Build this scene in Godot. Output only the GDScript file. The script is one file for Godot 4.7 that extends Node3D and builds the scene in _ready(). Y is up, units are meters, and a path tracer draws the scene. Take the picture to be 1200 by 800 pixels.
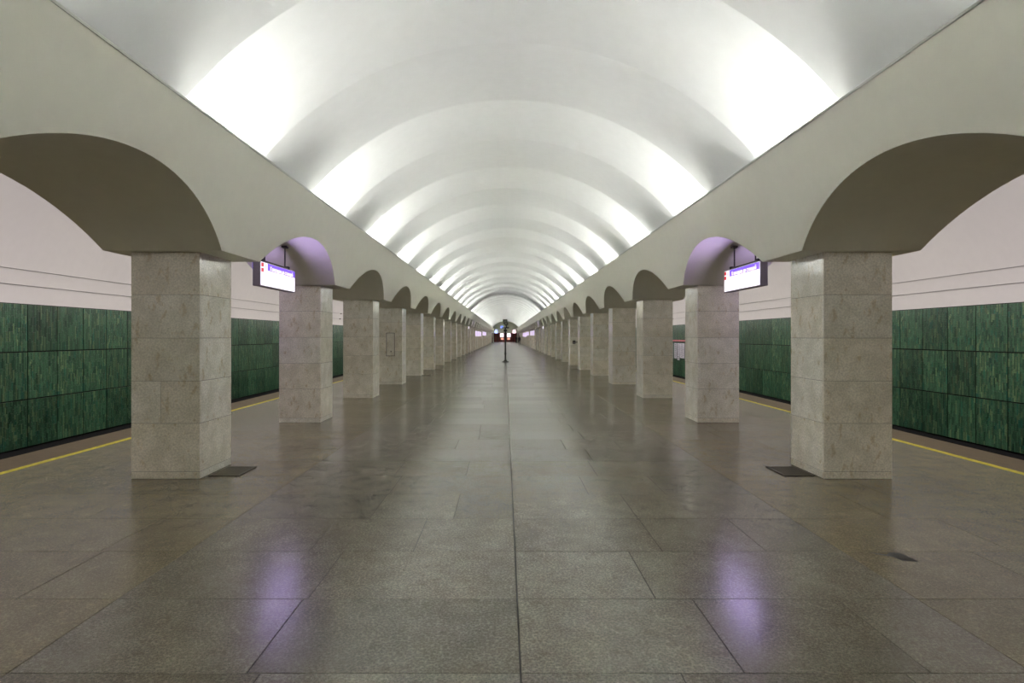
extends Node3D
# An underground hall: leaning arcade walls, a ribbed vault lit from hidden coves, marble pillars, green tiled track walls.
# d is the distance in front of the camera (world z = -d); heights are above the platform floor.

const PITCH := 4.5
const FIRST := 7.27            # distance of the first pillar in view
const NEAR_END := -22.0
const FAR_END := 177.5
const PILLARS := 33
const SPRING := 2.61
const CORNICE := 3.77
const TROUGH := 3.3
const WALL_X := 3.28
const OUT_X := 4.62
const TUN_X := 7.38
const TUN_Y := 2.35
const TUN_R := 2.75
const VAULT_Y := 1.22
const VAULT_R := 4.93
const RECESS := 0.26
const TRACK_X := 10.1
const PLAT_X := 6.8

const HALL_LIGHT := 27.0
const TUNNEL_LIGHT := 8.0
const SIGN_LIGHT := 1.4
const COVE_X := 4.25
const COVE_TILT := 0.55        # the trays throw their light outwards on to the vault
const TUNNEL_TILT := 1.2        # the lamps on the arcade's back face out over the track
const EXPOSURE := 8.0          # the lamps are given in units that this exposure brings to the photograph's brightness

var rng := RandomNumberGenerator.new()
var used := {}
var M := {}
const ORD := ["zeroth", "first", "second", "third", "fourth", "fifth", "sixth", "seventh", "eighth", "ninth", "tenth", "eleventh", "twelfth", "thirteenth", "fourteenth", "fifteenth", "sixteenth", "seventeenth", "eighteenth", "nineteenth", "twentieth", "twenty-first", "twenty-second", "twenty-third", "twenty-fourth", "twenty-fifth", "twenty-sixth", "twenty-seventh", "twenty-eighth", "twenty-ninth", "thirtieth", "thirty-first", "thirty-second", "thirty-third", "thirty-fourth", "thirty-fifth"]


func _ready() -> void:
	rng.seed = 7
	# camera: lens shifted so that the vanishing point stands at pixel (592, 394) of 1200 x 800
	var cam := Camera3D.new()
	cam.name = "camera"
	cam.near = 0.1
	cam.far = 400.0
	cam.set_frustum(0.1 * 800.0 / 700.0, Vector2(8.0 / 700.0 * 0.1, -6.0 / 700.0 * 0.1), 0.1, 400.0)
	cam.position = Vector3(-0.075, 1.64, 0)
	add_child(cam)
	cam.current = true
	var we := WorldEnvironment.new()
	we.name = "environment"
	var e := Environment.new()
	e.background_mode = Environment.BG_COLOR
	e.background_color = Color.BLACK
	e.tonemap_mode = Environment.TONE_MAPPER_LINEAR
	e.tonemap_exposure = EXPOSURE
	e.sdfgi_enabled = true
	e.ssao_enabled = true
	e.ssil_enabled = true
	we.environment = e
	add_child(we)

	make_materials()
	build_vault()
	build_arcades()
	build_floor()
	build_tunnels()
	build_ends()
	build_pillars()
	build_cove_lamps()
	build_tunnel_lamps()
	build_signs()
	build_details()
	build_people()


# ---------------------------------------------------------------- helpers
func numbered(called: String) -> String:
	var n: int = used.get(called, 0)
	used[called] = n + 1
	return called if n == 0 else "%s_%03d" % [called, n]


func thing(called: String, label: String, category: String, at := Vector3.ZERO, group := "") -> Node3D:
	var o := Node3D.new()
	o.name = numbered(called)
	add_child(o)
	o.position = at
	tag(o, label, category, group)
	return o


func tag(o: Node, label: String, category: String, group := "") -> void:
	o.set_meta("label", label)
	o.set_meta("category", category)
	if group:
		o.set_meta("group", group)


func part(called: String, mesh: Mesh, m: Material, parent: Node, at := Vector3.ZERO, rot := Vector3.ZERO) -> MeshInstance3D:
	var o := MeshInstance3D.new()
	o.name = numbered(called) if parent == self else called
	o.mesh = mesh
	o.material_override = m
	o.position = at
	o.rotation = rot
	parent.add_child(o, true)
	return o


func struct(called: String, mesh: Mesh, m: Material, label := "") -> MeshInstance3D:
	var o := part(called, mesh, m, self)
	o.set_meta("kind", "structure")
	if label:
		o.set_meta("label", label)
	return o


func begin() -> SurfaceTool:
	var st := SurfaceTool.new()
	st.begin(Mesh.PRIMITIVE_TRIANGLES)
	return st


func tri(st: SurfaceTool, p: Array, n: Array, face: Vector3, c = null) -> void:
	# clockwise seen from the side that face points to
	var order := [0, 1, 2]
	if (p[1] - p[0]).cross(p[2] - p[0]).dot(face) > 0.0:
		order = [0, 2, 1]
	for i in order:
		st.set_normal(n[i])
		if c != null:
			st.set_color(c)
		st.add_vertex(p[i])


func quad(st: SurfaceTool, a: Vector3, b: Vector3, c: Vector3, d: Vector3, face: Vector3, col = null) -> void:
	var n := (b - a).cross(d - a)
	if n.length_squared() < 1e-14:
		n = (c - b).cross(d - b)
	n = n.normalized()
	if n.dot(face) < 0.0:
		n = -n
	tri(st, [a, b, c], [n, n, n], n, col)
	tri(st, [a, c, d], [n, n, n], n, col)


func quadn(st: SurfaceTool, a: Vector3, b: Vector3, c: Vector3, d: Vector3, na: Vector3, nb: Vector3, nc: Vector3, nd: Vector3) -> void:
	var f := na + nb + nc + nd
	tri(st, [a, b, c], [na, nb, nc], f)
	tri(st, [a, c, d], [na, nc, nd], f)


func add_box(st: SurfaceTool, at: Vector3, size: Vector3, bevel := 0.0, col = null, basis := Basis()) -> void:
	# chamfered box: six faces, twelve edges, eight corners
	var h := size / 2.0
	var b := minf(bevel, minf(h.x, minf(h.y, h.z)) * 0.9)
	var s := [-1.0, 1.0]
	for ax in 3:
		var u := (ax + 1) % 3
		var v := (ax + 2) % 3
		for sg in s:
			var pts := []
			for q in [[-1, -1], [1, -1], [1, 1], [-1, 1]]:
				var p := Vector3.ZERO
				p[ax] = sg * h[ax]
				p[u] = q[0] * (h[u] - b)
				p[v] = q[1] * (h[v] - b)
				pts.append(at + basis * p)
			var f := Vector3.ZERO
			f[ax] = sg
			quad(st, pts[0], pts[1], pts[2], pts[3], basis * f, col)
	if b <= 0.0:
		return
	for ax in 3:
		var u := (ax + 1) % 3
		var v := (ax + 2) % 3
		for su in s:
			for sv in s:
				var pts := []
				for q in [[-1, 0], [1, 0], [1, 1], [-1, 1]]:
					var p := Vector3.ZERO
					p[ax] = q[0] * (h[ax] - b)
					p[u] = su * (h[u] - (b if q[1] else 0.0))
					p[v] = sv * (h[v] - (0.0 if q[1] else b))
					pts.append(at + basis * p)
				var f := Vector3.ZERO
				f[u] = su
				f[v] = sv
				quad(st, pts[0], pts[1], pts[2], pts[3], basis * f, col)
	for sx in s:
		for sy in s:
			for sz in s:
				var p0 := at + basis * Vector3(sx * h.x, sy * (h.y - b), sz * (h.z - b))
				var p1 := at + basis * Vector3(sx * (h.x - b), sy * h.y, sz * (h.z - b))
				var p2 := at + basis * Vector3(sx * (h.x - b), sy * (h.y - b), sz * h.z)
				var f := (basis * Vector3(sx, sy, sz)).normalized()
				tri(st, [p0, p1, p2], [f, f, f], f, col)


func bev(size: Vector3, bevel := 0.002) -> ArrayMesh:
	var st := begin()
	add_box(st, Vector3.ZERO, size, bevel)
	return st.commit()


func add_lathe(st: SurfaceTool, profile: Array, sides := 24, at := Vector3.ZERO) -> void:
	for i in profile.size() - 1:
		var r0: float = profile[i].x
		var r1: float = profile[i + 1].x
		var y0: float = profile[i].y
		var y1: float = profile[i + 1].y
		for k in sides:
			var a := TAU * k / sides
			var b := TAU * (k + 1) / sides
			var u := Vector3(cos(a), 0, sin(a))
			var w := Vector3(cos(b), 0, sin(b))
			var n := Vector2(y1 - y0, r0 - r1).normalized()
			var nu := u * n.x + Vector3.UP * n.y
			var nw := w * n.x + Vector3.UP * n.y
			var p := [at + u * r0 + Vector3.UP * y0, at + w * r0 + Vector3.UP * y0, at + w * r1 + Vector3.UP * y1, at + u * r1 + Vector3.UP * y1]
			if r0 > 1e-6:
				tri(st, [p[0], p[1], p[2]], [nu, nw, nw], nu + nw)
			if r1 > 1e-6:
				tri(st, [p[0], p[2], p[3]], [nu, nw, nu], nu + nw)


func lathe(profile: Array, sides := 24) -> ArrayMesh:
	var st := begin()
	add_lathe(st, profile, sides)
	return st.commit()


func mat(srgb: Color, rough := 0.6, metal := 0.0) -> StandardMaterial3D:
	var m := StandardMaterial3D.new()
	m.albedo_color = srgb
	m.roughness = rough
	m.metallic = metal
	return m


func glow(srgb: Color, energy: float) -> StandardMaterial3D:
	var m := mat(srgb, 0.4)
	m.emission_enabled = true
	m.emission = srgb
	m.emission_energy_multiplier = energy / EXPOSURE
	return m


func noise_bytes(size: int, freq: float, octaves: int, seed_: int, kind := FastNoiseLite.TYPE_SIMPLEX_SMOOTH, ridged := false, warp := 0.0) -> PackedByteArray:
	var n := FastNoiseLite.new()
	n.noise_type = kind
	n.seed = seed_
	n.frequency = freq
	n.fractal_type = FastNoiseLite.FRACTAL_RIDGED if ridged else FastNoiseLite.FRACTAL_FBM
	n.fractal_octaves = octaves
	if warp > 0.0:
		n.domain_warp_enabled = true
		n.domain_warp_amplitude = warp
		n.domain_warp_frequency = freq * 1.5
	var im := n.get_seamless_image(size, size, false, false, 0.12, true)
	im.convert(Image.FORMAT_L8)
	return im.get_data()


func picture(size: int, bytes: PackedByteArray) -> ImageTexture:
	return ImageTexture.create_from_image(Image.create_from_data(size, size, false, Image.FORMAT_RGB8, bytes))


func tri_mat(tex: Texture2D, metres: float, rough: float, tint := Color.WHITE, offset := Vector3.ZERO) -> StandardMaterial3D:
	var m := mat(tint, rough)
	m.albedo_texture = tex
	m.uv1_triplanar = true
	m.uv1_world_triplanar = true
	m.uv1_triplanar_sharpness = 8.0
	m.uv1_scale = Vector3.ONE / metres
	m.uv1_offset = offset
	return m


func granite(size: int, base: Color, spread: float, light_share: float, light: Color, seed_: int, stain: Color, stain_from: float) -> ImageTexture:
	var r := RandomNumberGenerator.new()
	r.seed = seed_
	var fine := noise_bytes(size, 0.12, 2, seed_, FastNoiseLite.TYPE_CELLULAR)
	var coarse := noise_bytes(size, 0.006, 4, seed_ + 1)
	var blot := noise_bytes(size, 0.02, 4, seed_ + 2)
	var out := PackedByteArray()
	out.resize(size * size * 3)
	for i in size * size:
		var g := (fine[i] / 255.0 - 0.5) * spread + (r.randf() - 0.5) * spread * 0.9 + (coarse[i] / 255.0 - 0.5) * 0.16
		var c := base * (1.0 + g)
		if r.randf() < light_share:
			c = c.lerp(light, 0.3 + 0.5 * r.randf())
		var s := smoothstep(stain_from, stain_from + 0.3, blot[i] / 255.0)
		c = c.lerp(stain, s * 0.4)
		out[i * 3] = clampi(int(c.r * 255), 0, 255)
		out[i * 3 + 1] = clampi(int(c.g * 255), 0, 255)
		out[i * 3 + 2] = clampi(int(c.b * 255), 0, 255)
	return picture(size, out)


func marble(size: int, seed_: int) -> ImageTexture:
	var cloud := noise_bytes(size, 0.004, 5, seed_)
	var vein := noise_bytes(size, 0.004, 4, seed_ + 1, FastNoiseLite.TYPE_SIMPLEX_SMOOTH, true)
	var rust := noise_bytes(size, 0.004, 5, seed_ + 2)
	var grain := noise_bytes(size, 0.05, 4, seed_ + 3)
	var r := RandomNumberGenerator.new()
	r.seed = seed_
	var pale := Color(0.935, 0.92, 0.87)
	var dull := Color(0.875, 0.86, 0.80)
	var grey := Color(0.66, 0.645, 0.59)
	var brown := Color(0.73, 0.65, 0.49)
	var out := PackedByteArray()
	out.resize(size * size * 3)
	for i in size * size:
		# the vein pictures are read sheared and squeezed, so that the streaks run aslant
		var x := i % size
		var y := i / size
		var iv := posmod(y * 3 - x, size) * size + posmod(x + y, size)
		var ir := posmod(y - x * 2, size) * size + posmod(x * 2 + y, size)
		var c := dull.lerp(pale, smoothstep(0.2, 0.8, cloud[i] / 255.0))
		c = c.lerp(grey, 0.5 * smoothstep(0.80, 1.0, vein[iv] / 255.0))
		c = c.lerp(brown, 0.42 * smoothstep(0.62, 0.9, rust[ir] / 255.0))
		c = c * (1.0 + (grain[i] / 255.0 - 0.5) * 0.2 + (r.randf() - 0.5) * 0.03)
		out[i * 3] = clampi(int(c.r * 255), 0, 255)
		out[i * 3 + 1] = clampi(int(c.g * 255), 0, 255)
		out[i * 3 + 2] = clampi(int(c.b * 255), 0, 255)
	return picture(size, out)


func grey_noise(size: int, freq: float, octaves: int, seed_: int, lo: float, hi: float) -> ImageTexture:
	var a := noise_bytes(size, freq, octaves, seed_)
	var out := PackedByteArray()
	out.resize(size * size * 3)
	for i in size * size:
		var v := clampi(int(255.0 * lerpf(lo, hi, a[i] / 255.0)), 0, 255)
		out[i * 3] = v
		out[i * 3 + 1] = v
		out[i * 3 + 2] = v
	return picture(size, out)


func make_materials() -> void:
	var plaster := grey_noise(512, 0.02, 5, 31, 0.985, 1.0)
	M.vault = tri_mat(plaster, 3.0, 0.9, Color(0.905, 0.905, 0.90))
	M.wall = tri_mat(plaster, 2.3, 0.85, Color(0.90, 0.89, 0.835))
	M.tunnel = tri_mat(plaster, 2.7, 0.85, Color(0.86, 0.84, 0.83))
	M.concrete = tri_mat(plaster, 1.7, 0.9, Color(0.46, 0.45, 0.42))
	M.trim = mat(Color(0.78, 0.78, 0.75), 0.6)
	# floor stone
	var dark := granite(1024, Color(0.455, 0.432, 0.378), 0.42, 0.05, Color(0.66, 0.63, 0.57), 11, Color(0.34, 0.32, 0.27), 0.6)
	var warm := granite(1024, Color(0.475, 0.438, 0.345), 0.38, 0.04, Color(0.70, 0.65, 0.54), 21, Color(0.63, 0.55, 0.42), 0.62)
	for k in 3:
		for a in [["centre", dark, 0.20], ["side", warm, 0.23]]:
			var m := tri_mat(a[1], 2.1, a[2] + 0.015 * k, Color.WHITE, Vector3(0.31, 0.17, 0.43) * k)
			m.vertex_color_use_as_albedo = true
			m.metallic_specular = 0.5
			M["%s_%d" % [a[0], k]] = m
	M.joint = mat(Color(0.20, 0.185, 0.155), 0.9)
	M.edge_strip = tri_mat(warm, 1.3, 0.6, Color(0.76, 0.71, 0.63))
	M.yellow = tri_mat(grey_noise(256, 0.03, 4, 44, 0.72, 1.0), 0.8, 0.55, Color(0.83, 0.78, 0.14))
	# pillar marble
	var mb := [marble(1024, 101), marble(1024, 202)]
	for k in 6:
		var tint: Color = [Color(1, 1, 1), Color(0.98, 0.97, 0.955), Color(1, 0.99, 0.975), Color(0.97, 0.97, 0.965), Color(0.99, 0.98, 0.96), Color(0.985, 0.985, 0.985)][k]
		var m := tri_mat(mb[k % 2], 1.5, 0.13, tint, Vector3(0.37, 0.23, 0.61) * k)
		m.metallic_specular = 0.75
		M["marble_%d" % k] = m
	M.core = mat(Color(0.24, 0.205, 0.15), 0.9)
	# green track wall
	var tile := mat(Color.WHITE, 0.3)
	tile.vertex_color_use_as_albedo = true
	tile.albedo_texture = grey_noise(256, 0.05, 4, 51, 0.7, 1.0)
	tile.uv1_triplanar = true
	tile.uv1_world_triplanar = true
	tile.uv1_scale = Vector3.ONE / 0.6
	M.tile = tile
	M.tile_bed = mat(Color(0.07, 0.09, 0.06), 0.9)
	M.black = mat(Color(0.03, 0.03, 0.03), 0.9)
	M.track_bed = mat(Color(0.10, 0.095, 0.09), 0.95)
	# metal and fittings
	M.frame = mat(Color(0.64, 0.61, 0.67), 0.45)
	M.rod = mat(Color(0.30, 0.285, 0.26), 0.5)
	M.iron = mat(Color(0.17, 0.16, 0.14), 0.6)
	M.grate = mat(Color(0.44, 0.41, 0.35), 0.5)
	M.housing = mat(Color(0.75, 0.75, 0.74), 0.5)
	M.tube = glow(Color(0.97, 1.0, 0.97), 3.0)
	M.tube_warm = glow(Color(1.0, 0.97, 0.95), 3.0)
	M.pole = mat(Color(0.17, 0.165, 0.15), 0.5, 0.2)
	M.cable = mat(Color(0.58, 0.56, 0.55), 0.7)
	M.sign_white = glow(Color(0.97, 0.95, 1.0), 1.6)
	M.sign_text = glow(Color(0.97, 0.95, 1.0), 1.25)
	M.sign_violet = glow(Color(0.50, 0.33, 0.95), 0.85)
	M.sign_red = glow(Color(0.86, 0.07, 0.16), 0.6)
	M.sign_pink = glow(Color(0.95, 0.75, 0.88), 0.9)
	M.paper = mat(Color(0.78, 0.76, 0.80), 0.5)
	M.print = mat(Color(0.30, 0.29, 0.33), 0.6)
	M.pink_rail = mat(Color(0.80, 0.42, 0.46), 0.5)


# ---------------------------------------------------------------- vault
func ring_point(r: float, a: float, d: float) -> Vector3:
	return Vector3(r * sin(a), VAULT_Y + r * cos(a), -d)


func build_vault() -> void:
	var steps := 56
	var a1 := acos((TROUGH + 0.06 - VAULT_Y) / (VAULT_R + RECESS))
	var st := begin()
	var r := VAULT_R + RECESS + 0.01
	for i in steps:
		var a := lerpf(-a1, a1, float(i) / steps)
		var b := lerpf(-a1, a1, float(i + 1) / steps)
		var na := Vector3(-sin(a), -cos(a), 0)
		var nb := Vector3(-sin(b), -cos(b), 0)
		quadn(st, ring_point(r, a, NEAR_END), ring_point(r, b, NEAR_END), ring_point(r, b, FAR_END), ring_point(r, a, FAR_END), na, nb, nb, na)
		quadn(st, ring_point(r + 0.04, a, NEAR_END), ring_point(r + 0.04, b, NEAR_END), ring_point(r + 0.04, b, FAR_END), ring_point(r + 0.04, a, FAR_END), -na, -nb, -nb, -na)
	var vault := struct("ceiling", st.commit(), M.vault, "white barrel vault with lit recesses between broad ribs")
	# the lining repeats bay by bay: a plain band, a step back, then a lit face that slopes in to the next band
	var band := 0.495 * PITCH
	var rs := begin()
	var fs := begin()
	var ri := VAULT_R
	var ro := VAULT_R + RECESS
	var tilt := RECESS / (PITCH - band)
	for i in steps:
		var a := lerpf(-a1, a1, float(i) / steps)
		var b := lerpf(-a1, a1, float(i + 1) / steps)
		var na := Vector3(-sin(a), -cos(a), 0)
		var nb := Vector3(-sin(b), -cos(b), 0)
		quadn(rs, ring_point(ri, a, 0), ring_point(ri, b, 0), ring_point(ri, b, band), ring_point(ri, a, band), na, nb, nb, na)
		quad(rs, ring_point(ri, a, band), ring_point(ri, b, band), ring_point(ro, b, band), ring_point(ro, a, band), Vector3(0, 0, -1))
		var ta := (na + Vector3(0, 0, tilt)).normalized()
		var tb := (nb + Vector3(0, 0, tilt)).normalized()
		quadn(fs, ring_point(ro, a, band), ring_point(ro, b, band), ring_point(ri, b, PITCH), ring_point(ri, a, PITCH), ta, tb, tb, ta)
	var rib := rs.commit()
	var slope := fs.commit()
	for k in range(-8, 38):
		var d := 2.04 * PITCH + PITCH * k
		if d < NEAR_END - PITCH or d > FAR_END:
			continue
		part("rib", rib, M.vault, vault, Vector3(0, 0, -d))
		part("lit_band", slope, M.vault, vault, Vector3(0, 0, -d))


# ---------------------------------------------------------------- arcades
func x_in(h: float) -> float:
	return WALL_X - 0.3 * (h - SPRING)


func x_out(h: float) -> float:
	return OUT_X + 0.2 * (h - SPRING)


func tunnel_x(h: float) -> float:
	return TUN_X - sqrt(TUN_R * TUN_R - pow(h - TUN_Y, 2.0))


func build_arcades() -> void:
	var half := 1.7325
	var rise := 0.577
	var rad := (half * half + rise * rise) / (2.0 * rise)
	var n := 28
	for s in [-1.0, 1.0]:
		var st := begin()
		var hall := Vector3(-s, 0.3, 0)
		var outw := Vector3(s, 0, 0)
		var top_out := 3.45
		var first := FIRST - 7.0 * PITCH + PITCH / 2.0
		for k in 41:
			var c0 := first + PITCH * k          # middle of a bay: arch, then the pier to its far side
			var zs := []
			for i in n + 1:
				var z := c0 + half * lerpf(-1.0, 1.0, float(i) / n)
				var dz := z - c0
				zs.append([z, SPRING + sqrt(rad * rad - dz * dz) - (rad - rise), Vector3(0, -sqrt(1.0 - pow(dz / rad, 2.0)), dz / rad)])
			for i in n:
				var p: Array = zs[i]
				var q: Array = zs[i + 1]
				wall_strip(st, s, p[0], p[1], q[0], q[1], hall, outw, top_out)
				quadn(st, Vector3(s * x_in(p[1]), p[1], -p[0]), Vector3(s * x_in(q[1]), q[1], -q[0]), Vector3(s * x_out(q[1]), q[1], -q[0]), Vector3(s * x_out(p[1]), p[1], -p[0]), p[2], q[2], q[2], p[2])
			var e0: float = c0 + half
			var e1: float = c0 + PITCH - half
			wall_strip(st, s, e0, SPRING, e1, SPRING, hall, outw, top_out)
			quad(st, Vector3(s * x_in(SPRING), SPRING, -e0), Vector3(s * x_in(SPRING), SPRING, -e1), Vector3(s * x_out(SPRING), SPRING, -e1), Vector3(s * x_out(SPRING), SPRING, -e0), Vector3.DOWN)
		var za := first - half
		var zb := first + 41 * PITCH - half
		# top of the parapet, its back and the floor of the light trough
		var tg := begin()
		var prof := [Vector2(x_in(CORNICE), CORNICE), Vector2(x_in(CORNICE) + 0.12, CORNICE), Vector2(x_in(CORNICE) + 0.2, TROUGH), Vector2(4.76, TROUGH), Vector2(4.76, TROUGH + 0.13)]
		var faces := [Vector3.UP, Vector3(s, 0.1, 0), Vector3.UP, Vector3(-s, 0, 0)]
		for i in 4:
			var p: Vector2 = prof[i]
			var q: Vector2 = prof[i + 1]
			quad(st if i == 0 else tg, Vector3(s * p.x, p.y, -za), Vector3(s * q.x, q.y, -za), Vector3(s * q.x, q.y, -zb), Vector3(s * p.x, p.y, -zb), faces[i])
		# unseen fins added under both rib edges to keep lamp light off the ribs
		for k in range(-7, 38):
			for dz in [0.0, 0.495 * PITCH]:
				var fz: float = 2.04 * PITCH + PITCH * k + dz
				if fz < NEAR_END + 0.5 or fz > FAR_END - 0.5:
					continue
				var poly := [Vector2(3.1, TROUGH - 0.01), Vector2(3.1, 3.74), Vector2(3.4, 3.96), Vector2(3.65, 4.08), Vector2(3.9, 4.2), Vector2(4.2, 3.86), Vector2(4.5, TROUGH - 0.01)]
				for sz in [-1.0, 1.0]:
					for q in range(1, poly.size() - 1):
						var pts := []
						for v in [poly[0], poly[q], poly[q + 1]]:
							pts.append(Vector3(s * v.x, v.y, -fz + sz * 0.015))
						var nn := Vector3(0, 0, sz)
						tri(tg, pts, [nn, nn, nn], nn)
				for q in poly.size():
					var p: Vector2 = poly[q]
					var p2: Vector2 = poly[(q + 1) % poly.size()]
					var out2 := Vector2((p2 - p).y, -(p2 - p).x) * -1.0
					quad(tg, Vector3(s * p.x, p.y, -fz - 0.015), Vector3(s * p2.x, p2.y, -fz - 0.015), Vector3(s * p2.x, p2.y, -fz + 0.015), Vector3(s * p.x, p.y, -fz + 0.015), Vector3(s * out2.x, out2.y, 0))
		var arcade := struct("wall_left_arcade" if s < 0 else "wall_right_arcade", st.commit(), M.wall, "cream arcade wall of low arches leaning in over the hall")
		part("light_trough", tg.commit(), M.concrete, arcade)
		# strip along the top edge of the wall
		var tr := begin()
		var lean := Basis(Vector3(0, 0, 1), s * atan(0.3))
		add_box(tr, Vector3(s * (x_in(CORNICE) - 0.002), CORNICE - 0.011, -(za + zb) / 2.0), Vector3(0.012, 0.022, zb - za), 0.003, null, lean)
		struct("trim_1" if s < 0 else "trim_2", tr.commit(), M.trim, "thin pale strip along the top edge of the arcade wall")


func wall_strip(st: SurfaceTool, s: float, z0: float, h0: float, z1: float, h1: float, hall: Vector3, outw: Vector3, top_out: float) -> void:
	quad(st, Vector3(s * x_in(h0), h0, -z0), Vector3(s * x_in(h1), h1, -z1), Vector3(s * x_in(CORNICE), CORNICE, -z1), Vector3(s * x_in(CORNICE), CORNICE, -z0), hall)
	quad(st, Vector3(s * x_out(h0), h0, -z0), Vector3(s * x_out(h1), h1, -z1), Vector3(s * tunnel_x(top_out), top_out, -z1), Vector3(s * tunnel_x(top_out), top_out, -z0), outw)


# ---------------------------------------------------------------- floor
func build_floor() -> void:
	var st := begin()
	add_box(st, Vector3(0, -0.703, -(FAR_END + NEAR_END) / 2.0), Vector3(2.0 * PLAT_X - 0.02, 1.4, FAR_END - NEAR_END))
	var fl := struct("floor", st.commit(), M.joint, "polished granite slab floor of the platform hall")
	var rest := {}
	var row := 0.824
	var first := 2.91 - 3 * row
	var gap := 0.005
	var count := 0
	var k := int(floor((NEAR_END - first) / row))
	while first + k * row < FAR_END:
		var d0 := first + k * row
		for zone in [["side", -PLAT_X + 0.62, -2.5], ["centre", -2.5, 0.0], ["centre", 0.0, 2.5], ["side", 2.5, PLAT_X - 0.62]]:
			var x: float = zone[1]
			var end: float = zone[2]
			while x < end - 0.01:
				var w := rng.randf_range(0.75, 1.25) if zone[0] == "centre" else rng.randf_range(0.85, 1.4)
				if end - (x + w) < 0.45:
					w = end - x
				var g := gap
				var x0 := x + g / 2.0
				var x1 := x + w - g / 2.0
				if absf(x) < 0.01:
					x0 += 0.002
				if absf(x + w) < 0.01:
					x1 -= 0.002
				var v := rng.randf_range(0.80, 1.16) if zone[0] == "centre" else rng.randf_range(0.88, 1.08)
				var tint := Color(v * rng.randf_range(0.985, 1.02), v, v * rng.randf_range(0.975, 1.01))
				var kind := "%s_%d" % [zone[0], rng.randi_range(0, 2)]
				var z0 := d0 + gap / 2.0
				var z1 := d0 + row - gap / 2.0
				var size := Vector3(x1 - x0, 0.03, z1 - z0)
				var at := Vector3((x0 + x1) / 2.0, -0.015, -(z0 + z1) / 2.0)
				if k >= 0 and count < 298:
					var one := begin()
					add_box(one, Vector3.ZERO, size, 0.0015, tint)
					part("slab", one.commit(), M[kind], fl, at)
					count += 1
				else:
					if not rest.has(kind):
						rest[kind] = begin()
					add_top(rest[kind], at, size, tint)
				x += w
		k += 1
	for kind in rest:
		var o := part("paving", rest[kind].commit(), M[kind], fl)
		o.set_meta("kind", "stuff")
	# dark stain mark built as a thin patch on the floor, near the right edge of the centre strip
	var fill := begin()
	var rim := [Vector2(-0.15, 0.1), Vector2(-0.05, 0.06), Vector2(0.0, 0.1), Vector2(0.07, 0.09), Vector2(0.09, 0.02), Vector2(0.09, -0.09), Vector2(0.04, -0.07), Vector2(-0.01, -0.06), Vector2(-0.03, 0.01)]
	for i in rim.size():
		var p: Vector2 = rim[i]
		var q: Vector2 = rim[(i + 1) % rim.size()]
		var a := Vector3(p.x, 0.0012, -p.y)
		var b := Vector3(q.x, 0.0012, -q.y)
		tri(fill, [Vector3(0.02, 0.0012, -0.02), a, b], [Vector3.UP, Vector3.UP, Vector3.UP], Vector3.UP)
		quad(fill, a, b, b - Vector3(0, 0.0012, 0), a - Vector3(0, 0.0012, 0), Vector3((p + q).x, 0.01, -(p + q).y))
	part("stain_patch", fill.commit(), mat(Color(0.27, 0.26, 0.24), 0.7), fl, Vector3(2.84, 0, -4.43))
	# platform edges: yellow line between the slabs and the dark edge strip
	for s in [-1.0, 1.0]:
		var x_a := PLAT_X - 0.62
		var l := FAR_END - NEAR_END
		var zc := -(FAR_END + NEAR_END) / 2.0
		var yl := begin()
		add_box(yl, Vector3(s * 6.11, -0.012, zc), Vector3(0.10, 0.03, l), 0.002)
		var y := struct("trim_%d" % (3 if s < 0 else 4), yl.commit(), M.yellow, "yellow safety line along the platform edge")
		y.position.y = 0.0
		var ed := begin()
		add_box(ed, Vector3(s * (x_a + PLAT_X) / 2.0, -0.016, zc), Vector3(PLAT_X - x_a - 0.006, 0.03, l), 0.004)
		struct("trim_%d" % (5 if s < 0 else 6), ed.commit(), M.edge_strip, "dull brown stone strip at the platform edge")


func add_top(st: SurfaceTool, at: Vector3, size: Vector3, tint: Color) -> void:
	var h := size / 2.0
	var y := at.y + h.y
	var c := 0.0015
	var o := [Vector3(at.x - h.x, y, at.z - h.z), Vector3(at.x + h.x, y, at.z - h.z), Vector3(at.x + h.x, y, at.z + h.z), Vector3(at.x - h.x, y, at.z + h.z)]
	quad(st, o[0] + Vector3(c, 0, c), o[1] + Vector3(-c, 0, c), o[2] + Vector3(-c, 0, -c), o[3] + Vector3(c, 0, -c), Vector3.UP, tint)
	var f := [Vector3(0, 0, -1), Vector3(1, 0, 0), Vector3(0, 0, 1), Vector3(-1, 0, 0)]
	var ins := [Vector3(c, 0, c), Vector3(-c, 0, c), Vector3(-c, 0, -c), Vector3(c, 0, -c)]
	for i in 4:
		var j := (i + 1) % 4
		quad(st, o[i] + ins[i], o[j] + ins[j], o[j] + Vector3.DOWN * 0.004, o[i] + Vector3.DOWN * 0.004, f[i], tint)


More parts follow.
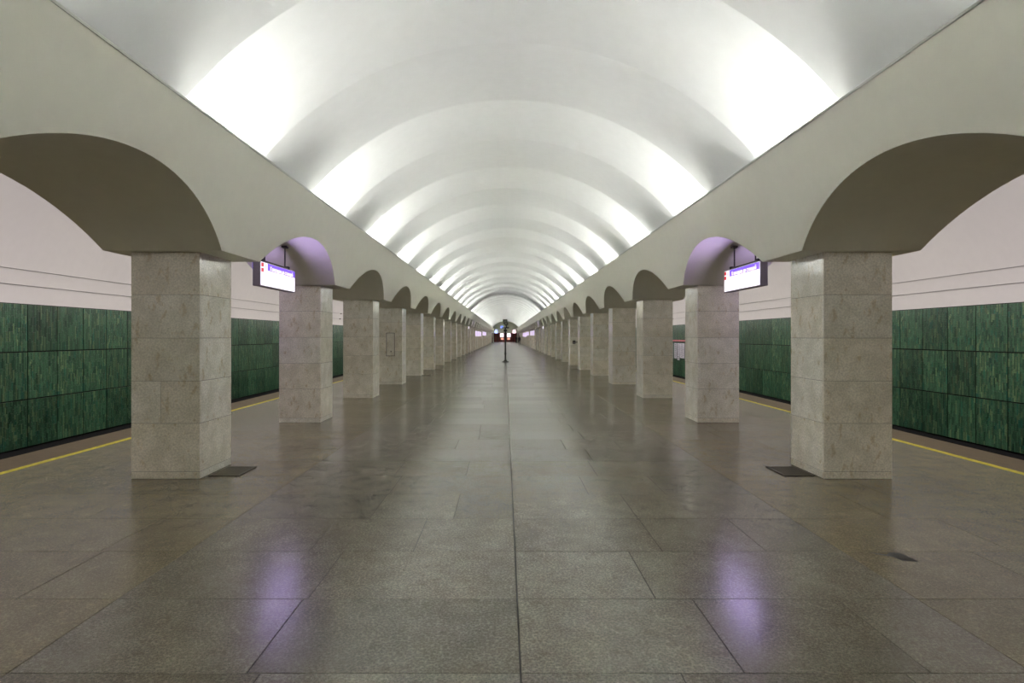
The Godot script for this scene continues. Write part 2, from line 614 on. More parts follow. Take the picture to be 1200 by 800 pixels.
# ---------------------------------------------------------------- track tunnels
func build_tunnels() -> void:
	var variants := []
	for v in 18:
		variants.append(tile_panel(v))
	for s in [-1.0, 1.0]:
		var side := "left" if s < 0 else "right"
		var len := FAR_END - NEAR_END
		var zc := -(FAR_END + NEAR_END) / 2.0
		# tunnel vault
		var st := begin()
		var a0 := acos((tunnel_x(3.445) - TUN_X) / TUN_R)     # inner springing, angle from the outward axis
		var steps := 36
		for i in steps:
			var a := lerpf(a0, -0.02, float(i) / steps)
			var b := lerpf(a0, -0.02, float(i + 1) / steps)
			var pa := Vector2(TUN_X + TUN_R * cos(a), TUN_Y + TUN_R * sin(a))
			var pb := Vector2(TUN_X + TUN_R * cos(b), TUN_Y + TUN_R * sin(b))
			var na := Vector3(-s * cos(a), -sin(a), 0)
			var nb := Vector3(-s * cos(b), -sin(b), 0)
			quadn(st, Vector3(s * pa.x, pa.y, -NEAR_END), Vector3(s * pb.x, pb.y, -NEAR_END), Vector3(s * pb.x, pb.y, -FAR_END), Vector3(s * pa.x, pa.y, -FAR_END), na, nb, nb, na)
			var qa := Vector2(TUN_X + (TUN_R + 0.3) * cos(a), TUN_Y + (TUN_R + 0.3) * sin(a))
			var qb := Vector2(TUN_X + (TUN_R + 0.3) * cos(b), TUN_Y + (TUN_R + 0.3) * sin(b))
			quadn(st, Vector3(s * qa.x, qa.y, -NEAR_END), Vector3(s * qb.x, qb.y, -NEAR_END), Vector3(s * qb.x, qb.y, -FAR_END), Vector3(s * qa.x, qa.y, -FAR_END), -na, -nb, -nb, -na)
		struct("ceiling_%s_track" % side, st.commit(), M.tunnel, "pale curved lining of the %s track tunnel" % side)
		# green wall
		var w := begin()
		add_box(w, Vector3(s * (TRACK_X + 0.17), 0.82, zc), Vector3(0.3, 3.0, len))
		var wall := struct("wall_%s" % side, w.commit(), M.tile_bed, "green ceramic tiled wall across the %s track" % side)
		var phase := 12.54 if s < 0 else 12.09
		var pw := 0.824
		for c in range(-6, 62):
			for r in 3:
				var y0 := -0.68 + 0.998 * r
				var o := part("panel", variants[rng.randi_range(0, 17)], M.tile, wall, Vector3(s * TRACK_X, y0 + 0.499, -(phase + pw * (c + 0.5))))
				o.rotation.y = PI / 2.0 if s < 0 else -PI / 2.0
		var b := begin()
		add_box(b, Vector3(s * (TRACK_X + 0.17), -1.06, zc), Vector3(0.24, 0.76, len))
		struct("baseboard_%s" % side, b.commit(), M.black, "black strip under the green wall at track level")
		var t := begin()
		add_box(t, Vector3(s * (TRACK_X + PLAT_X) / 2.0, -1.45, zc), Vector3(TRACK_X - PLAT_X + 0.6, 0.1, len))
		struct("floor_%s_track" % side, t.commit(), M.track_bed, "dark track bed below the %s platform edge" % side)
		# two thin cables along the tunnel lining
		for h in [1.64 + 1.06, 1.64 + 1.375]:
			var x: float = TUN_X + sqrt(TUN_R * TUN_R - pow(h - TUN_Y, 2.0)) - 0.03
			var cab := thing("cable", "%s grey cable strung along the pale lining over the %s green wall" % ["upper" if h > 2.9 else "lower", side], "cable", Vector3(s * x, h, 0), "cables over the green walls")
			var cm := CylinderMesh.new()
			cm.top_radius = 0.006
			cm.bottom_radius = 0.006
			cm.height = 100.0
			cm.radial_segments = 8
			part("line", cm, M.cable, cab, Vector3(0, 0, -45.0), Vector3(PI / 2.0, 0, 0))
			var clip := bev(Vector3(0.07, 0.05, 0.10), 0.008)
			for q in [8.5, 19.0, 30.5, 36.2, 47.0, 58.0, 69.0, 80.0, 91.0]:
				part("clip", clip, M.iron, cab, Vector3(s * 0.005, 0, -q))


func tile_panel(v: int) -> ArrayMesh:
	# a precast panel faced with narrow upright glazed tiles, no two of quite the same green
	var r := RandomNumberGenerator.new()
	r.seed = 900 + v
	var st := begin()
	var w := 0.824 - 0.022
	var h := 0.998 - 0.022
	var bed := Color(0.018, 0.032, 0.018)
	add_box(st, Vector3(0, 0, -0.012), Vector3(w, h, 0.024), 0.0, bed)
	var cols := 24
	var cw := w / cols
	var tone := r.randf_range(0.72, 1.28)
	var yellow := r.randf_range(0.0, 0.6)
	var tall := r.randf() < 0.5
	var patch_x := r.randi_range(0, cols - 6)
	var patch_w := r.randi_range(3, 6)
	var patch_y := r.randf_range(-0.4, 0.2)
	for i in cols:
		var y := -h / 2.0
		var column := r.randf_range(0.9, 1.1)
		while y < h / 2.0 - 0.01:
			var t: float = r.randf_range(0.10, 0.34) if tall else [0.082, 0.123, 0.164, 0.205][r.randi_range(0, 3)]
			if h / 2.0 - (y + t) < 0.06:
				t = h / 2.0 - y
			var v0 := tone * column * r.randf_range(0.6, 1.36)
			var base := Color(0.055, 0.142, 0.074)
			var kind := r.randf()
			if kind < 0.10 + yellow * 0.2:
				base = Color(0.13, 0.21, 0.10)
			elif kind > 0.93:
				base = Color(0.020, 0.080, 0.038)
			elif kind > 0.85:
				base = Color(0.024, 0.125, 0.078)
			if i >= patch_x and i < patch_x + patch_w and y > patch_y and y < patch_y + 0.25:
				base = base.lerp(Color(0.018, 0.075, 0.034), 0.6)
			var c := Color(base.r * v0, base.g * v0, base.b * v0)
			var g := 0.0035
			var p := r.randf_range(0.0, 0.0025)
			add_face(st, -w / 2.0 + i * cw + g / 2.0, -w / 2.0 + (i + 1) * cw - g / 2.0, y + g / 2.0, y + t - g / 2.0, 0.006 + p, c)
			y += t
	return st.commit()


func add_face(st: SurfaceTool, x0: float, x1: float, y0: float, y1: float, z: float, c: Color) -> void:
	var b := 0.004
	var f := [Vector3(x0 + b, y0 + b, z), Vector3(x1 - b, y0 + b, z), Vector3(x1 - b, y1 - b, z), Vector3(x0 + b, y1 - b, z)]
	var o := [Vector3(x0, y0, 0), Vector3(x1, y0, 0), Vector3(x1, y1, 0), Vector3(x0, y1, 0)]
	quad(st, f[0], f[1], f[2], f[3], Vector3(0, 0, 1), c)
	var dirs := [Vector3(0, -1, 0.5), Vector3(1, 0, 0.5), Vector3(0, 1, 0.5), Vector3(-1, 0, 0.5)]
	for i in 4:
		var j := (i + 1) % 4
		quad(st, f[i], f[j], o[j], o[i], dirs[i], c)


# ---------------------------------------------------------------- far and near ends
func build_ends() -> void:
	# solid marble-faced walls beyond the last pillars
	var from := FIRST + PITCH * PILLARS - 1.6
	for s in [-1.0, 1.0]:
		var st := begin()
		add_box(st, Vector3(s * 3.98, 1.3, -(from + FAR_END) / 2.0), Vector3(0.8, 2.6, FAR_END - from), 0.004)
		var w := struct("wall_%s_far" % ("left" if s < 0 else "right"), st.commit(), M.marble_3, "solid marble wall beyond the last pillars")
		part("doorway", bev(Vector3(0.03, 2.1, 1.6), 0.005), M.iron, w, Vector3(s * 3.58, 1.05, -(from + 14.0)))
	var back := begin()
	add_box(back, Vector3(0, 2.0, -NEAR_END + 0.25), Vector3(21.2, 9.0, 0.5))
	struct("wall_back", back.commit(), M.wall, "plain end wall behind the viewer")
	var far := begin()
	add_box(far, Vector3(0, 2.0, -FAR_END - 0.25), Vector3(21.2, 9.0, 0.5))
	var fw := struct("wall_front", far.commit(), mat(Color(0.88, 0.87, 0.78), 0.8), "olive grey end wall far down the hall")
	part("lintel", bev(Vector3(6.9, 0.7, 0.2), 0.01), M.wall, fw, Vector3(0, 3.15, -FAR_END + 0.1))
	# red doors in a row
	var door := bev(Vector3(0.98, 2.7, 0.06), 0.01)
	var red := mat(Color(0.42, 0.13, 0.11), 0.5)
	var frame := mat(Color(0.20, 0.09, 0.08), 0.5)
	for k in 6:
		var o := part("door_%d" % (k + 1), door, red, self, Vector3(-2.85 + 1.14 * k, 1.35, -FAR_END + 0.12))
		o.set_meta("kind", "structure")
		for j in [-1.0, 1.0]:
			part("frame", bev(Vector3(0.12, 2.75, 0.12), 0.01), frame, o, Vector3(j * 0.54, 0.0, 0.03))
	var spots := [[-1.05, 1.98, 1.0, 1.1, Color(1.0, 0.95, 1.0), 2.2, "white"], [1.0, 1.98, 1.0, 1.1, Color(1.0, 0.97, 1.0), 2.2, "white"], [-2.75, 3.1, 0.9, 1.1, Color(0.70, 0.74, 1.0), 1.6, "bluish"], [2.6, 3.1, 0.9, 1.1, Color(1.0, 0.86, 0.93), 1.8, "pinkish"], [-1.05, 4.4, 0.9, 0.8, Color(0.5, 0.6, 0.98), 1.0, "blue"], [-0.95, 0.9, 0.8, 0.55, Color(0.95, 0.62, 0.52), 1.0, "salmon"], [0.95, 0.9, 0.8, 0.55, Color(0.95, 0.62, 0.52), 1.0, "salmon"]]
	var names := ["white glowing panel left of the pole on the far end wall", "white glowing panel right of the pole on the far end wall", "bluish glowing panel high at the left of the far end wall", "pinkish glowing panel high at the right of the far end wall", "blue glowing sign on the tympanum of the far end wall", "low salmon screen under the left white panel at the far end", "low salmon screen under the right white panel at the far end"]
	for i in spots.size():
		var a: Array = spots[i]
		var t := thing("light_box", names[i], "light box", Vector3(a[0], a[1], -FAR_END + 0.36), "light boxes on the end wall")
		part("case", bev(Vector3(a[2] + 0.06, a[3] + 0.06, 0.12), 0.01), M.frame, t, Vector3(0, 0, -0.07))
		part("lit_panel", bev(Vector3(a[2], a[3], 0.03), 0.004), glow(a[4], a[5]), t)


# ---------------------------------------------------------------- pillars
func build_pillars() -> void:
	var w := 0.79
	var t := 0.03
	var g := 0.003
	var levels := [0.0, 0.082, 0.638, 1.126, 1.62, 2.12, SPRING]
	var shapes := {}
	for c in 6:
		var h: float = levels[c + 1] - levels[c] - g
		shapes["w%d" % c] = bev(Vector3(w, h, t), 0.003)
		shapes["n%d" % c] = bev(Vector3(w - 2 * t - 2 * g, h, t), 0.003)
		shapes["a%d" % c] = bev(Vector3(w * 0.43 - g / 2, h, t), 0.003)
		shapes["b%d" % c] = bev(Vector3(w * 0.57 - g / 2, h, t), 0.003)
	var core := bev(Vector3(w - 0.012, SPRING - 0.004, w - 0.012), 0.002)
	var far_shaft := bev(Vector3(w, SPRING - 0.087, w), 0.004)
	var far_plinth := bev(Vector3(w, 0.08, w), 0.004)
	for i in range(1, PILLARS + 1):
		for s in [-1.0, 1.0]:
			var side := "left" if s < 0 else "right"
			var at := Vector3(s * 3.985, 0, -(FIRST + PITCH * (i - 1)))
			var label := "%s pale marble pillar from the front in the %s row" % [ORD[i], side]
			if i == 1:
				label = "nearest and largest pale marble pillar in the %s row" % side
			var p := thing("marble_pillar", label, "pillar", at, "marble pillars of the %s row" % side)
			p.set_meta("kind", "thing")
			if i > 10:
				part("plinth", far_plinth, M["marble_%d" % rng.randi_range(0, 5)], p, Vector3(0, 0.04, 0))
				part("shaft", far_shaft, M["marble_%d" % rng.randi_range(0, 5)], p, Vector3(0, 0.083 + (SPRING - 0.087) / 2.0, 0))
				continue
			part("core", core, M.core, p, Vector3(0, SPRING / 2.0, 0))
			for c in 6:
				var y: float = (levels[c] + levels[c + 1]) / 2.0
				var called := "plinth" if c == 0 else "slab"
				for f in 4:
					var m: Material = M["marble_%d" % rng.randi_range(0, 5)]
					var away := w / 2.0 - t / 2.0
					if f == 0:
						if (i == 1 and s < 0 and c == 2):
							part(called, shapes["a%d" % c], m, p, Vector3(-w / 2 + w * 0.215 - g / 4, y, away))
							part(called, shapes["b%d" % c], M.marble_1, p, Vector3(w / 2 - w * 0.285 + g / 4, y, away))
						else:
							part(called, shapes["w%d" % c], m, p, Vector3(0, y, away))
					elif f == 1:
						part(called, shapes["w%d" % c], m, p, Vector3(0, y, -away))
					else:
						part(called, shapes["n%d" % c], m, p, Vector3((1.0 if f == 2 else -1.0) * away, y, 0), Vector3(0, PI / 2.0, 0))
			if i == 4 and s < 0:
				var hatch := part("hatch", bev(Vector3(0.27, 0.78, 0.02), 0.004), M.marble_3, p, Vector3(0.0, 1.365, w / 2.0 + 0.006))
				for q in [[0.0, 0.39, 0.29, 0.018], [0.0, -0.39, 0.29, 0.018], [0.136, 0.0, 0.018, 0.79], [-0.136, 0.0, 0.018, 0.79]]:
					part("frame", bev(Vector3(q[2], q[3], 0.016), 0.002), M.rod, hatch, Vector3(q[0], q[1], 0.008))
				part("lock", bev(Vector3(0.03, 0.05, 0.02), 0.004), M.iron, hatch, Vector3(0.02, -0.24, 0.014))


# ---------------------------------------------------------------- lamps
func build_cove_lamps() -> void:
	var tray := bev(Vector3(0.13, 0.05, 1.36), 0.008)
	var tube := CapsuleMesh.new()
	tube.radius = 0.014
	tube.height = 1.2
	tube.radial_segments = 10
	tube.rings = 3
	var holder := bev(Vector3(0.05, 0.06, 0.03), 0.005)
	for k in range(-6, 37):
		if k == 12:
			continue                    # this recess stays dark in the photograph
		var d := (1.785 + k) * PITCH
		if d < NEAR_END + 1.2 or d > FAR_END - 1.2:
			continue
		for s in [-1.0, 1.0]:
			var side := "left" if s < 0 else "right"
			var t := thing("cove_lamp", "white fluorescent cove lamp in a vault recess behind the %s cornice" % side, "lamp", Vector3(s * COVE_X, TROUGH + 0.05, -d), "cove lamps behind the %s cornice" % side)
			part("tray", tray, M.housing, t, Vector3(0, 0.026, 0))
			part("foot", bev(Vector3(0.08, 0.05, 1.2), 0.004), M.housing, t, Vector3(0, -0.024, 0))
			for j in [-1.0, 1.0]:
				part("lamp_tube", tube, M.tube, t, Vector3(j * 0.032, 0.09, 0), Vector3(PI / 2.0, 0, 0))
				part("holder", holder, M.housing, t, Vector3(j * 0.032, 0.08, 0.61))
				part("holder", holder, M.housing, t, Vector3(j * 0.032, 0.08, -0.61))
			for a in [[COVE_TILT, HALL_LIGHT]]:
				var l := AreaLight3D.new()
				l.name = "cove_light"
				l.area_size = Vector2(0.11, 1.2)
				l.light_energy = a[1] / EXPOSURE
				l.light_color = Color(0.985, 1.0, 0.985)
				l.area_range = 60.0
				l.shadow_enabled = true
				l.basis = Basis(Vector3(0, 0, 1), -s * a[0]) * Basis(Vector3(1, 0, 0), PI / 2.0)
				l.position = Vector3(s * 0.03, 0.125, 0)
				t.add_child(l, true)


func build_tunnel_lamps() -> void:
	var case := bev(Vector3(0.2, 0.07, 1.6), 0.01)
	var diff := bev(Vector3(0.15, 0.02, 1.5), 0.004)
	var stem := bev(Vector3(0.05, 0.12, 0.03), 0.004)
	for k in range(-6, 37):
		var d := FIRST + PITCH * (k + 0.5)
		for s in [-1.0, 1.0]:
			var side := "left" if s < 0 else "right"
			var t := thing("tunnel_lamp", "long white lamp fixed inside the %s track tunnel above the arches" % side, "lamp", Vector3(s * 5.24, 3.8, -d), "lamps under the %s tunnel lining" % side)
			part("case", case, M.housing, t)
			part("lamp_diffuser", diff, M.tube_warm, t, Vector3(0, -0.043, 0))
			part("stem", stem, M.housing, t, Vector3(0, 0.09, 0.5))
			part("stem", stem, M.housing, t, Vector3(0, 0.09, -0.5))
			t.rotation.z = s * TUNNEL_TILT
			var l := AreaLight3D.new()
			l.name = "tunnel_light"
			l.area_size = Vector2(0.15, 1.5)
			l.light_energy = TUNNEL_LIGHT / EXPOSURE
			l.light_color = Color(1.0, 0.98, 0.965)
			l.area_range = 60.0
			l.shadow_enabled = true
			l.rotation.x = -PI / 2.0
			l.position = Vector3(0, -0.06, 0)
			t.add_child(l)


# ---------------------------------------------------------------- illuminated signs
func build_signs() -> void:
	var font := SystemFont.new()
	font.font_names = PackedStringArray(["Droid Sans"])
	font.font_weight = 700
	var text := TextMesh.new()
	text.text = "К поездам до станций"
	text.font = font
	text.font_size = 48
	text.pixel_size = 0.0018
	text.depth = 0.002
	text.curve_step = 2.0
	for bay in [1, 12]:
		for s in [-1.0, 1.0]:
			var side := "left" if s < 0 else "right"
			var d: float = FIRST + PITCH * (bay - 0.5)
			var label := "glowing white sign with a violet header hung between first and second %s pillars" % side if bay == 1 else "small far glowing sign hung between twelfth and thirteenth %s pillars" % side
			var t := thing("illuminated_sign", label, "sign", Vector3(s * 3.74, 2.573, -d), "hanging platform signs")
			t.rotation.y = PI / 2.0 if s < 0 else -PI / 2.0
			hang_sign(t, text)
	# long light boxes between the far pillars
	for a in [[-1.0, [15, 16, 17, 18], 0.62, 1.98], [-1.0, [20, 21, 22, 23], 0.6, 2.1], [1.0, [16, 17, 18, 20, 21], 0.6, 2.08], [1.0, [22, 23, 24, 25, 26], 0.75, 1.95]]:
		for bay in a[1]:
			var s: float = a[0]
			var side := "left" if s < 0 else "right"
			var t := thing("light_box", "pale lilac light panel between the %s and %s pillars of the %s row" % [ORD[bay], ORD[bay + 1], side], "light box", Vector3(s * 3.66, a[3], -(FIRST + PITCH * (bay - 0.5))), "light panels between far pillars")
			t.rotation.y = PI / 2.0 if s < 0 else -PI / 2.0
			part("case", bev(Vector3(3.69, a[2] + 0.08, 0.1), 0.01), M.frame, t)
			part("lit_panel", bev(Vector3(3.6, a[2], 0.02), 0.003), M.lilac if M.has("lilac") else make_lilac(), t, Vector3(0, 0, 0.052))


func make_lilac() -> Material:
	M.lilac = glow(Color(0.88, 0.80, 0.97), 0.8)
	return M.lilac


func hang_sign(t: Node3D, text: Mesh) -> void:
	# local axes: x along the sign (reading direction), z towards the hall
	var w := 1.44
	var h := 0.37
	var th := 0.115
	part("case", bev(Vector3(w, h, th), 0.006), M.frame, t)
	for f in [1.0, -1.0]:
		var turn := Vector3(0, 0 if f > 0 else PI, 0)
		var face := part("lit_face", bev(Vector3(w - 0.03, h - 0.03, 0.006), 0.001), M.sign_white, t, Vector3(0, 0, f * (th / 2.0 + 0.002)), turn)
		part("header", bev(Vector3(w - 0.03 - 0.24, 0.105, 0.003), 0.0005), M.sign_violet, face, Vector3(0.12, h / 2.0 - 0.07, 0.0045))
		part("lettering", text, M.sign_text, face, Vector3(0.12, h / 2.0 - 0.082, 0.0075))
		for j in [0.0, 1.0]:
			part("red_mark", bev(Vector3(0.085, 0.06, 0.003), 0.0005), M.sign_red, face, Vector3(-w / 2.0 + 0.065, h / 2.0 - 0.052 - j * 0.078, 0.0045))
		var disc := CylinderMesh.new()
		disc.top_radius = 0.045
		disc.bottom_radius = 0.045
		disc.height = 0.003
		disc.radial_segments = 24
		part("round_emblem", disc, M.sign_pink, face, Vector3(-w / 2.0 + 0.185, h / 2.0 - 0.075, 0.0045), Vector3(PI / 2.0, 0, 0))
		var l := AreaLight3D.new()
		l.name = "sign_light"
		l.area_size = Vector2(w - 0.04, h - 0.04)
		l.light_energy = SIGN_LIGHT / EXPOSURE
		l.light_color = Color(0.80, 0.70, 1.0)
		l.area_range = 40.0
		l.shadow_enabled = true
		l.position = Vector3(0, 0, f * (th / 2.0 + 0.016))
		l.rotation.y = PI if f > 0 else 0.0
		t.add_child(l)
	# top rail, hangers and their ceiling plates
	part("top_rail", bev(Vector3(w - 0.3, 0.03, 0.04), 0.004), M.rod, t, Vector3(0, h / 2.0 + 0.018, 0))
	for j in [-1.0, 1.0]:
		var rod := CylinderMesh.new()
		rod.top_radius = 0.012
		rod.bottom_radius = 0.012
		rod.radial_segments = 12
		var reach := 0.35
		rod.height = reach
		var r := part("hanger", rod, M.rod, t, Vector3(j * 0.42, h / 2.0 + 0.03 + reach / 2.0, 0))
		part("ceiling_plate", bev(Vector3(0.09, 0.03, 0.09), 0.005), M.rod, r, Vector3(0, reach / 2.0 - 0.015, 0), Vector3(0, 0, -j * 0.14))
		part("clamp", bev(Vector3(0.07, 0.05, 0.06), 0.008), M.iron, t, Vector3(j * 0.54, h / 2.0 + 0.03, 0))


# ---------------------------------------------------------------- small things
func build_details() -> void:
	# floor grates beside pillars
	for a in [[-1.0, 1], [1.0, 1], [-1.0, 5], [-1.0, 6], [1.0, 6]]:
		var s: float = a[0]
		var side := "left" if s < 0 else "right"
		var t := thing("floor_grate", "dark slotted floor grate at the foot of the %s pillar in the %s row" % [ORD[a[1]], side], "grate", Vector3(s * 3.375, 0.0, -(FIRST + PITCH * (a[1] - 1) - 0.02)), "floor grates beside pillars")
		part("pan", bev(Vector3(0.36, 0.006, 0.5), 0.001), M.black, t, Vector3(0, 0.004, 0))
		for j in [-1.0, 1.0]:
			part("rim", bev(Vector3(0.02, 0.012, 0.5), 0.002), M.grate, t, Vector3(j * 0.17, 0.007, 0))
			part("rim", bev(Vector3(0.36, 0.012, 0.02), 0.002), M.grate, t, Vector3(0, 0.007, j * 0.24))
		var bar := bev(Vector3(0.32, 0.01, 0.012), 0.001)
		for q in 14:
			part("bar", bar, M.grate, t, Vector3(0, 0.009, -0.215 + q * 0.033))
	# post standing on the centre line
	var d := 38.2
	var p := thing("information_post", "slim dark post with a boxy head standing on the centre line of the floor", "post", Vector3(-0.06, 0, -d))
	part("base", lathe([Vector2(0, 0), Vector2(0.22, 0), Vector2(0.22, 0.03), Vector2(0.2, 0.045), Vector2(0.11, 0.05), Vector2(0.1, 0.12), Vector2(0.06, 0.14), Vector2(0, 0.14)]), M.pole, p)
	part("pole", lathe([Vector2(0, 0.1), Vector2(0.045, 0.1), Vector2(0.045, 2.2), Vector2(0, 2.2)]), M.pole, p)
	part("collar", lathe([Vector2(0, 0.5), Vector2(0.075, 0.5), Vector2(0.075, 0.58), Vector2(0, 0.58)]), M.pole, p)
	part("collar", lathe([Vector2(0, 1.95), Vector2(0.11, 1.95), Vector2(0.12, 2.04), Vector2(0.07, 2.1), Vector2(0, 2.1)]), M.pole, p)
	part("shelf", bev(Vector3(0.46, 0.07, 0.2), 0.01), M.pole, p, Vector3(0, 2.19, 0))
	part("bracket", bev(Vector3(0.08, 0.2, 0.08), 0.01), M.iron, p, Vector3(0.06, 2.3, 0.02))
	part("head", bev(Vector3(0.28, 0.3, 0.14), 0.015), mat(Color(0.40, 0.40, 0.36), 0.5), p, Vector3(-0.02, 2.58, -0.06))
	var ring := TorusMesh.new()
	ring.inner_radius = 0.08
	ring.outer_radius = 0.13
	ring.rings = 24
	ring.ring_segments = 10
	part("ring", ring, M.iron, p, Vector3(0.05, 2.45, 0.05), Vector3(PI / 2.0, 0, 0))
	part("disc", lathe([Vector2(0, 0), Vector2(0.085, 0), Vector2(0.085, 0.02), Vector2(0, 0.02)]), mat(Color(0.45, 0.43, 0.38), 0.5), p, Vector3(0.05, 2.45, 0.04), Vector3(PI / 2.0, 0, 0))
	# list boards on the right green wall
	var b := thing("station_board", "white list boards under a pink rail on the right green wall", "notice board", Vector3(TRACK_X - 0.03, 0, -35.0))
	b.rotation.y = -PI / 2.0
	part("rail", bev(Vector3(5.0, 0.09, 0.03), 0.004), M.pink_rail, b, Vector3(0, 1.39, 0.0))
	for a in [[-1.35, 0.5, 0.95], [-0.55, 0.5, 0.9], [0.05, 0.42, 0.98], [0.75, 0.85, 0.85], [1.75, 0.85, 0.9]]:
		var sh := part("sheet", bev(Vector3(a[1], a[2], 0.02), 0.003), M.paper, b, Vector3(a[0], 1.24 - a[2] / 2.0, 0.0))
		for q in 9:
			part("print_line", bev(Vector3(a[1] * (0.55 + 0.07 * ((q * 5) % 4)), 0.03, 0.002), 0.0), M.print, sh, Vector3(0, a[2] * (0.40 - 0.1 * q), 0.0105))
	# dark call unit on the seventh right pillar
	var c := thing("call_unit", "small black call unit on the front of the seventh pillar in the right row", "call unit", Vector3(3.83, 1.31, -(FIRST + PITCH * 6 - 0.395)))
	part("body", bev(Vector3(0.16, 0.2, 0.07), 0.015), M.iron, c, Vector3(0, 0, 0.036))
	part("arm", bev(Vector3(0.2, 0.05, 0.05), 0.01), M.iron, c, Vector3(0.16, 0.0, 0.03))
	part("button", lathe([Vector2(0, 0), Vector2(0.025, 0), Vector2(0.02, 0.012), Vector2(0, 0.012)], 16), M.frame, c, Vector3(0, -0.04, 0.07), Vector3(PI / 2.0, 0, 0))


# ---------------------------------------------------------------- people
func build_people() -> void:
	var a := person_mesh(0.06)
	var b := person_mesh(-0.05)
	var m := mat(Color.WHITE, 0.8)
	m.vertex_color_use_as_albedo = true
	var p := part("person", a, m, self, Vector3(2.9, 0, -125.0), Vector3(0, 0.3, 0))
	tag(p, "person in dark clothes walking nearer the viewer by the far right pillars", "person")
	var q := part("person", b, m, self, Vector3(2.75, 0, -152.0), Vector3(0, PI + 0.2, 0))
	tag(q, "person in dark clothes standing farther off near the red doors", "person")


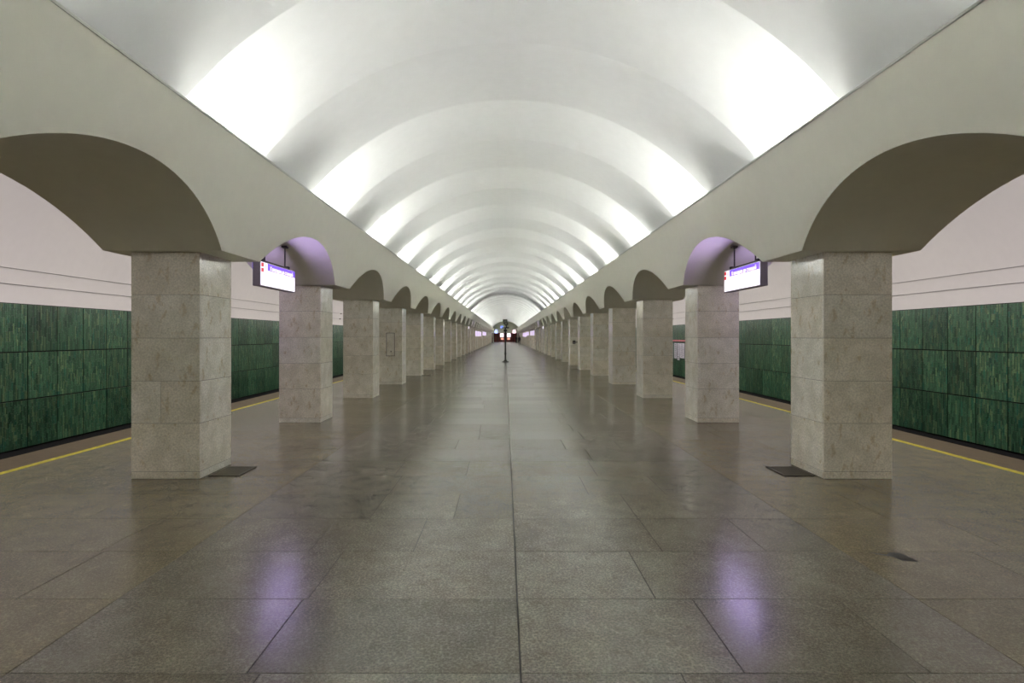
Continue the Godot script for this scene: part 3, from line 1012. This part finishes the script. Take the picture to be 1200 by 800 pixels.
func person_mesh(stride: float) -> ArrayMesh:
	# bones: from, to, radius at each end; joined with a smooth minimum and meshed as surface nets
	var hip := 0.93
	var bones := []
	bones.append([Vector3(0, hip + 0.02, 0), Vector3(0, 1.20, 0.0), 0.15, 0.14])
	bones.append([Vector3(-0.1, 1.34, 0), Vector3(0.1, 1.34, 0), 0.115, 0.115])
	bones.append([Vector3(0, 1.18, 0), Vector3(0, 1.36, 0), 0.14, 0.12])
	bones.append([Vector3(0, 1.42, 0), Vector3(0, 1.53, 0.01), 0.058, 0.055])
	bones.append([Vector3(0, 1.60, 0.01), Vector3(0, 1.665, 0.0), 0.085, 0.095])
	bones.append([Vector3(0, 1.60, 0.1), Vector3(0, 1.575, 0.115), 0.014, 0.016])
	for s in [-1.0, 1.0]:
		var z: float = s * stride
		bones.append([Vector3(s * 0.085, hip, 0), Vector3(s * 0.095, 0.49, z + 0.03), 0.1, 0.066])
		bones.append([Vector3(s * 0.095, 0.49, z + 0.03), Vector3(s * 0.1, 0.09, z * 2.0 - 0.02), 0.064, 0.046])
		bones.append([Vector3(s * 0.1, 0.05, z * 2.0 - 0.03), Vector3(s * 0.115, 0.035, z * 2.0 + 0.15), 0.047, 0.036])
		bones.append([Vector3(s * 0.19, 1.37, 0), Vector3(s * 0.245, 1.09, -z), 0.062, 0.05])
		bones.append([Vector3(s * 0.245, 1.09, -z), Vector3(s * 0.25, 0.86, 0.05 - z * 1.5), 0.048, 0.036])
		var wrist := Vector3(s * 0.25, 0.86, 0.05 - z * 1.5)
		bones.append([wrist, wrist + Vector3(0, -0.07, 0.01), 0.03, 0.032])
		for f in 4:
			bones.append([wrist + Vector3(0, -0.08, -0.025 + f * 0.018), wrist + Vector3(-s * 0.015, -0.15 + absf(f - 1.5) * 0.008, -0.02 + f * 0.018), 0.011, 0.009])
		bones.append([wrist + Vector3(0, -0.04, 0.03), wrist + Vector3(-s * 0.01, -0.1, 0.055), 0.012, 0.01])
		bones.append([Vector3(s * 0.09, 1.62, 0.0), Vector3(s * 0.093, 1.60, 0.0), 0.016, 0.014])
	var cell := 0.02
	var lo := Vector3(-0.36, -0.02, -0.32)
	var n := Vector3i(36, 90, 34)
	var field := PackedFloat32Array()
	field.resize(n.x * n.y * n.z)
	field.fill(1.0)
	for bone in bones:
		var pa: Vector3 = bone[0]
		var pb: Vector3 = bone[1]
		var ra: float = bone[2]
		var rb: float = bone[3]
		var reach := maxf(ra, rb) + 0.09
		var mn := (pa.min(pb) - Vector3.ONE * reach - lo) / cell
		var mx := (pa.max(pb) + Vector3.ONE * reach - lo) / cell
		var ab := pb - pa
		var ll := maxf(ab.length_squared(), 1e-9)
		for k in range(maxi(0, int(mn.z)), mini(n.z, int(mx.z) + 1)):
			for j in range(maxi(0, int(mn.y)), mini(n.y, int(mx.y) + 1)):
				for i in range(maxi(0, int(mn.x)), mini(n.x, int(mx.x) + 1)):
					var q := lo + Vector3(i, j, k) * cell
					var t := clampf((q - pa).dot(ab) / ll, 0.0, 1.0)
					var dd := q.distance_to(pa + ab * t) - lerpf(ra, rb, t)
					var at := (k * n.y + j) * n.x + i
					var o := field[at]
					var hh := maxf(0.03 - absf(o - dd), 0.0) / 0.03
					field[at] = minf(o, dd) - hh * hh * 0.03 * 0.25
	var ids := {}
	var pts := PackedVector3Array()
	var corner := [0, 1, n.x, n.x + 1, n.x * n.y, n.x * n.y + 1, n.x * n.y + n.x, n.x * n.y + n.x + 1]
	for k in n.z - 1:
		for j in n.y - 1:
			for i in n.x - 1:
				var at := (k * n.y + j) * n.x + i
				var inside := 0
				for c in corner:
					if field[at + c] < 0.0:
						inside += 1
				if inside == 0 or inside == 8:
					continue
				var sum := Vector3.ZERO
				var cnt := 0
				for e in [[0, 1], [2, 3], [4, 5], [6, 7], [0, 2], [1, 3], [4, 6], [5, 7], [0, 4], [1, 5], [2, 6], [3, 7]]:
					var va: float = field[at + corner[e[0]]]
					var vb: float = field[at + corner[e[1]]]
					if (va < 0.0) != (vb < 0.0):
						var ca := Vector3(e[0] & 1, (e[0] >> 1) & 1, e[0] >> 2)
						var cb := Vector3(e[1] & 1, (e[1] >> 1) & 1, e[1] >> 2)
						sum += ca.lerp(cb, va / (va - vb))
						cnt += 1
				ids[at] = pts.size()
				pts.append(lo + (Vector3(i, j, k) + sum / cnt) * cell)
	var st := begin()
	st.set_smooth_group(0)
	var step := [1, n.x, n.x * n.y]
	for at in ids:
		for ax in 3:
			var v0 := field[at]
			var v1 := field[at + step[ax]]
			if (v0 < 0.0) == (v1 < 0.0):
				continue
			var u: int = step[(ax + 1) % 3]
			var w: int = step[(ax + 2) % 3]
			if not (ids.has(at - u) and ids.has(at - w) and ids.has(at - u - w)):
				continue
			var quad_ids := [ids[at], ids[at - u], ids[at - u - w], ids[at - w]]
			var dir := Vector3.ZERO
			dir[ax] = 1.0 if v0 < 0.0 else -1.0
			for tr in [[0, 1, 2], [0, 2, 3]]:
				var pp := [pts[quad_ids[tr[0]]], pts[quad_ids[tr[1]]], pts[quad_ids[tr[2]]]]
				if (pp[1] - pp[0]).cross(pp[2] - pp[0]).dot(dir) > 0.0:
					pp = [pp[0], pp[2], pp[1]]
				for x in pp:
					st.set_color(person_color(x))
					st.add_vertex(x)
	st.generate_normals()
	return st.commit()


func person_color(p: Vector3) -> Color:
	if p.y > 1.66 or (p.y > 1.56 and p.z < 0.03):
		return Color(0.02, 0.015, 0.012)
	if p.y > 1.5 or (p.y < 0.86 and absf(p.x) > 0.2):
		return Color(0.45, 0.28, 0.21)
	if p.y < 0.1:
		return Color(0.012, 0.012, 0.012)
	return Color(0.014, 0.014, 0.017) if p.y > 0.85 else Color(0.02, 0.02, 0.024)
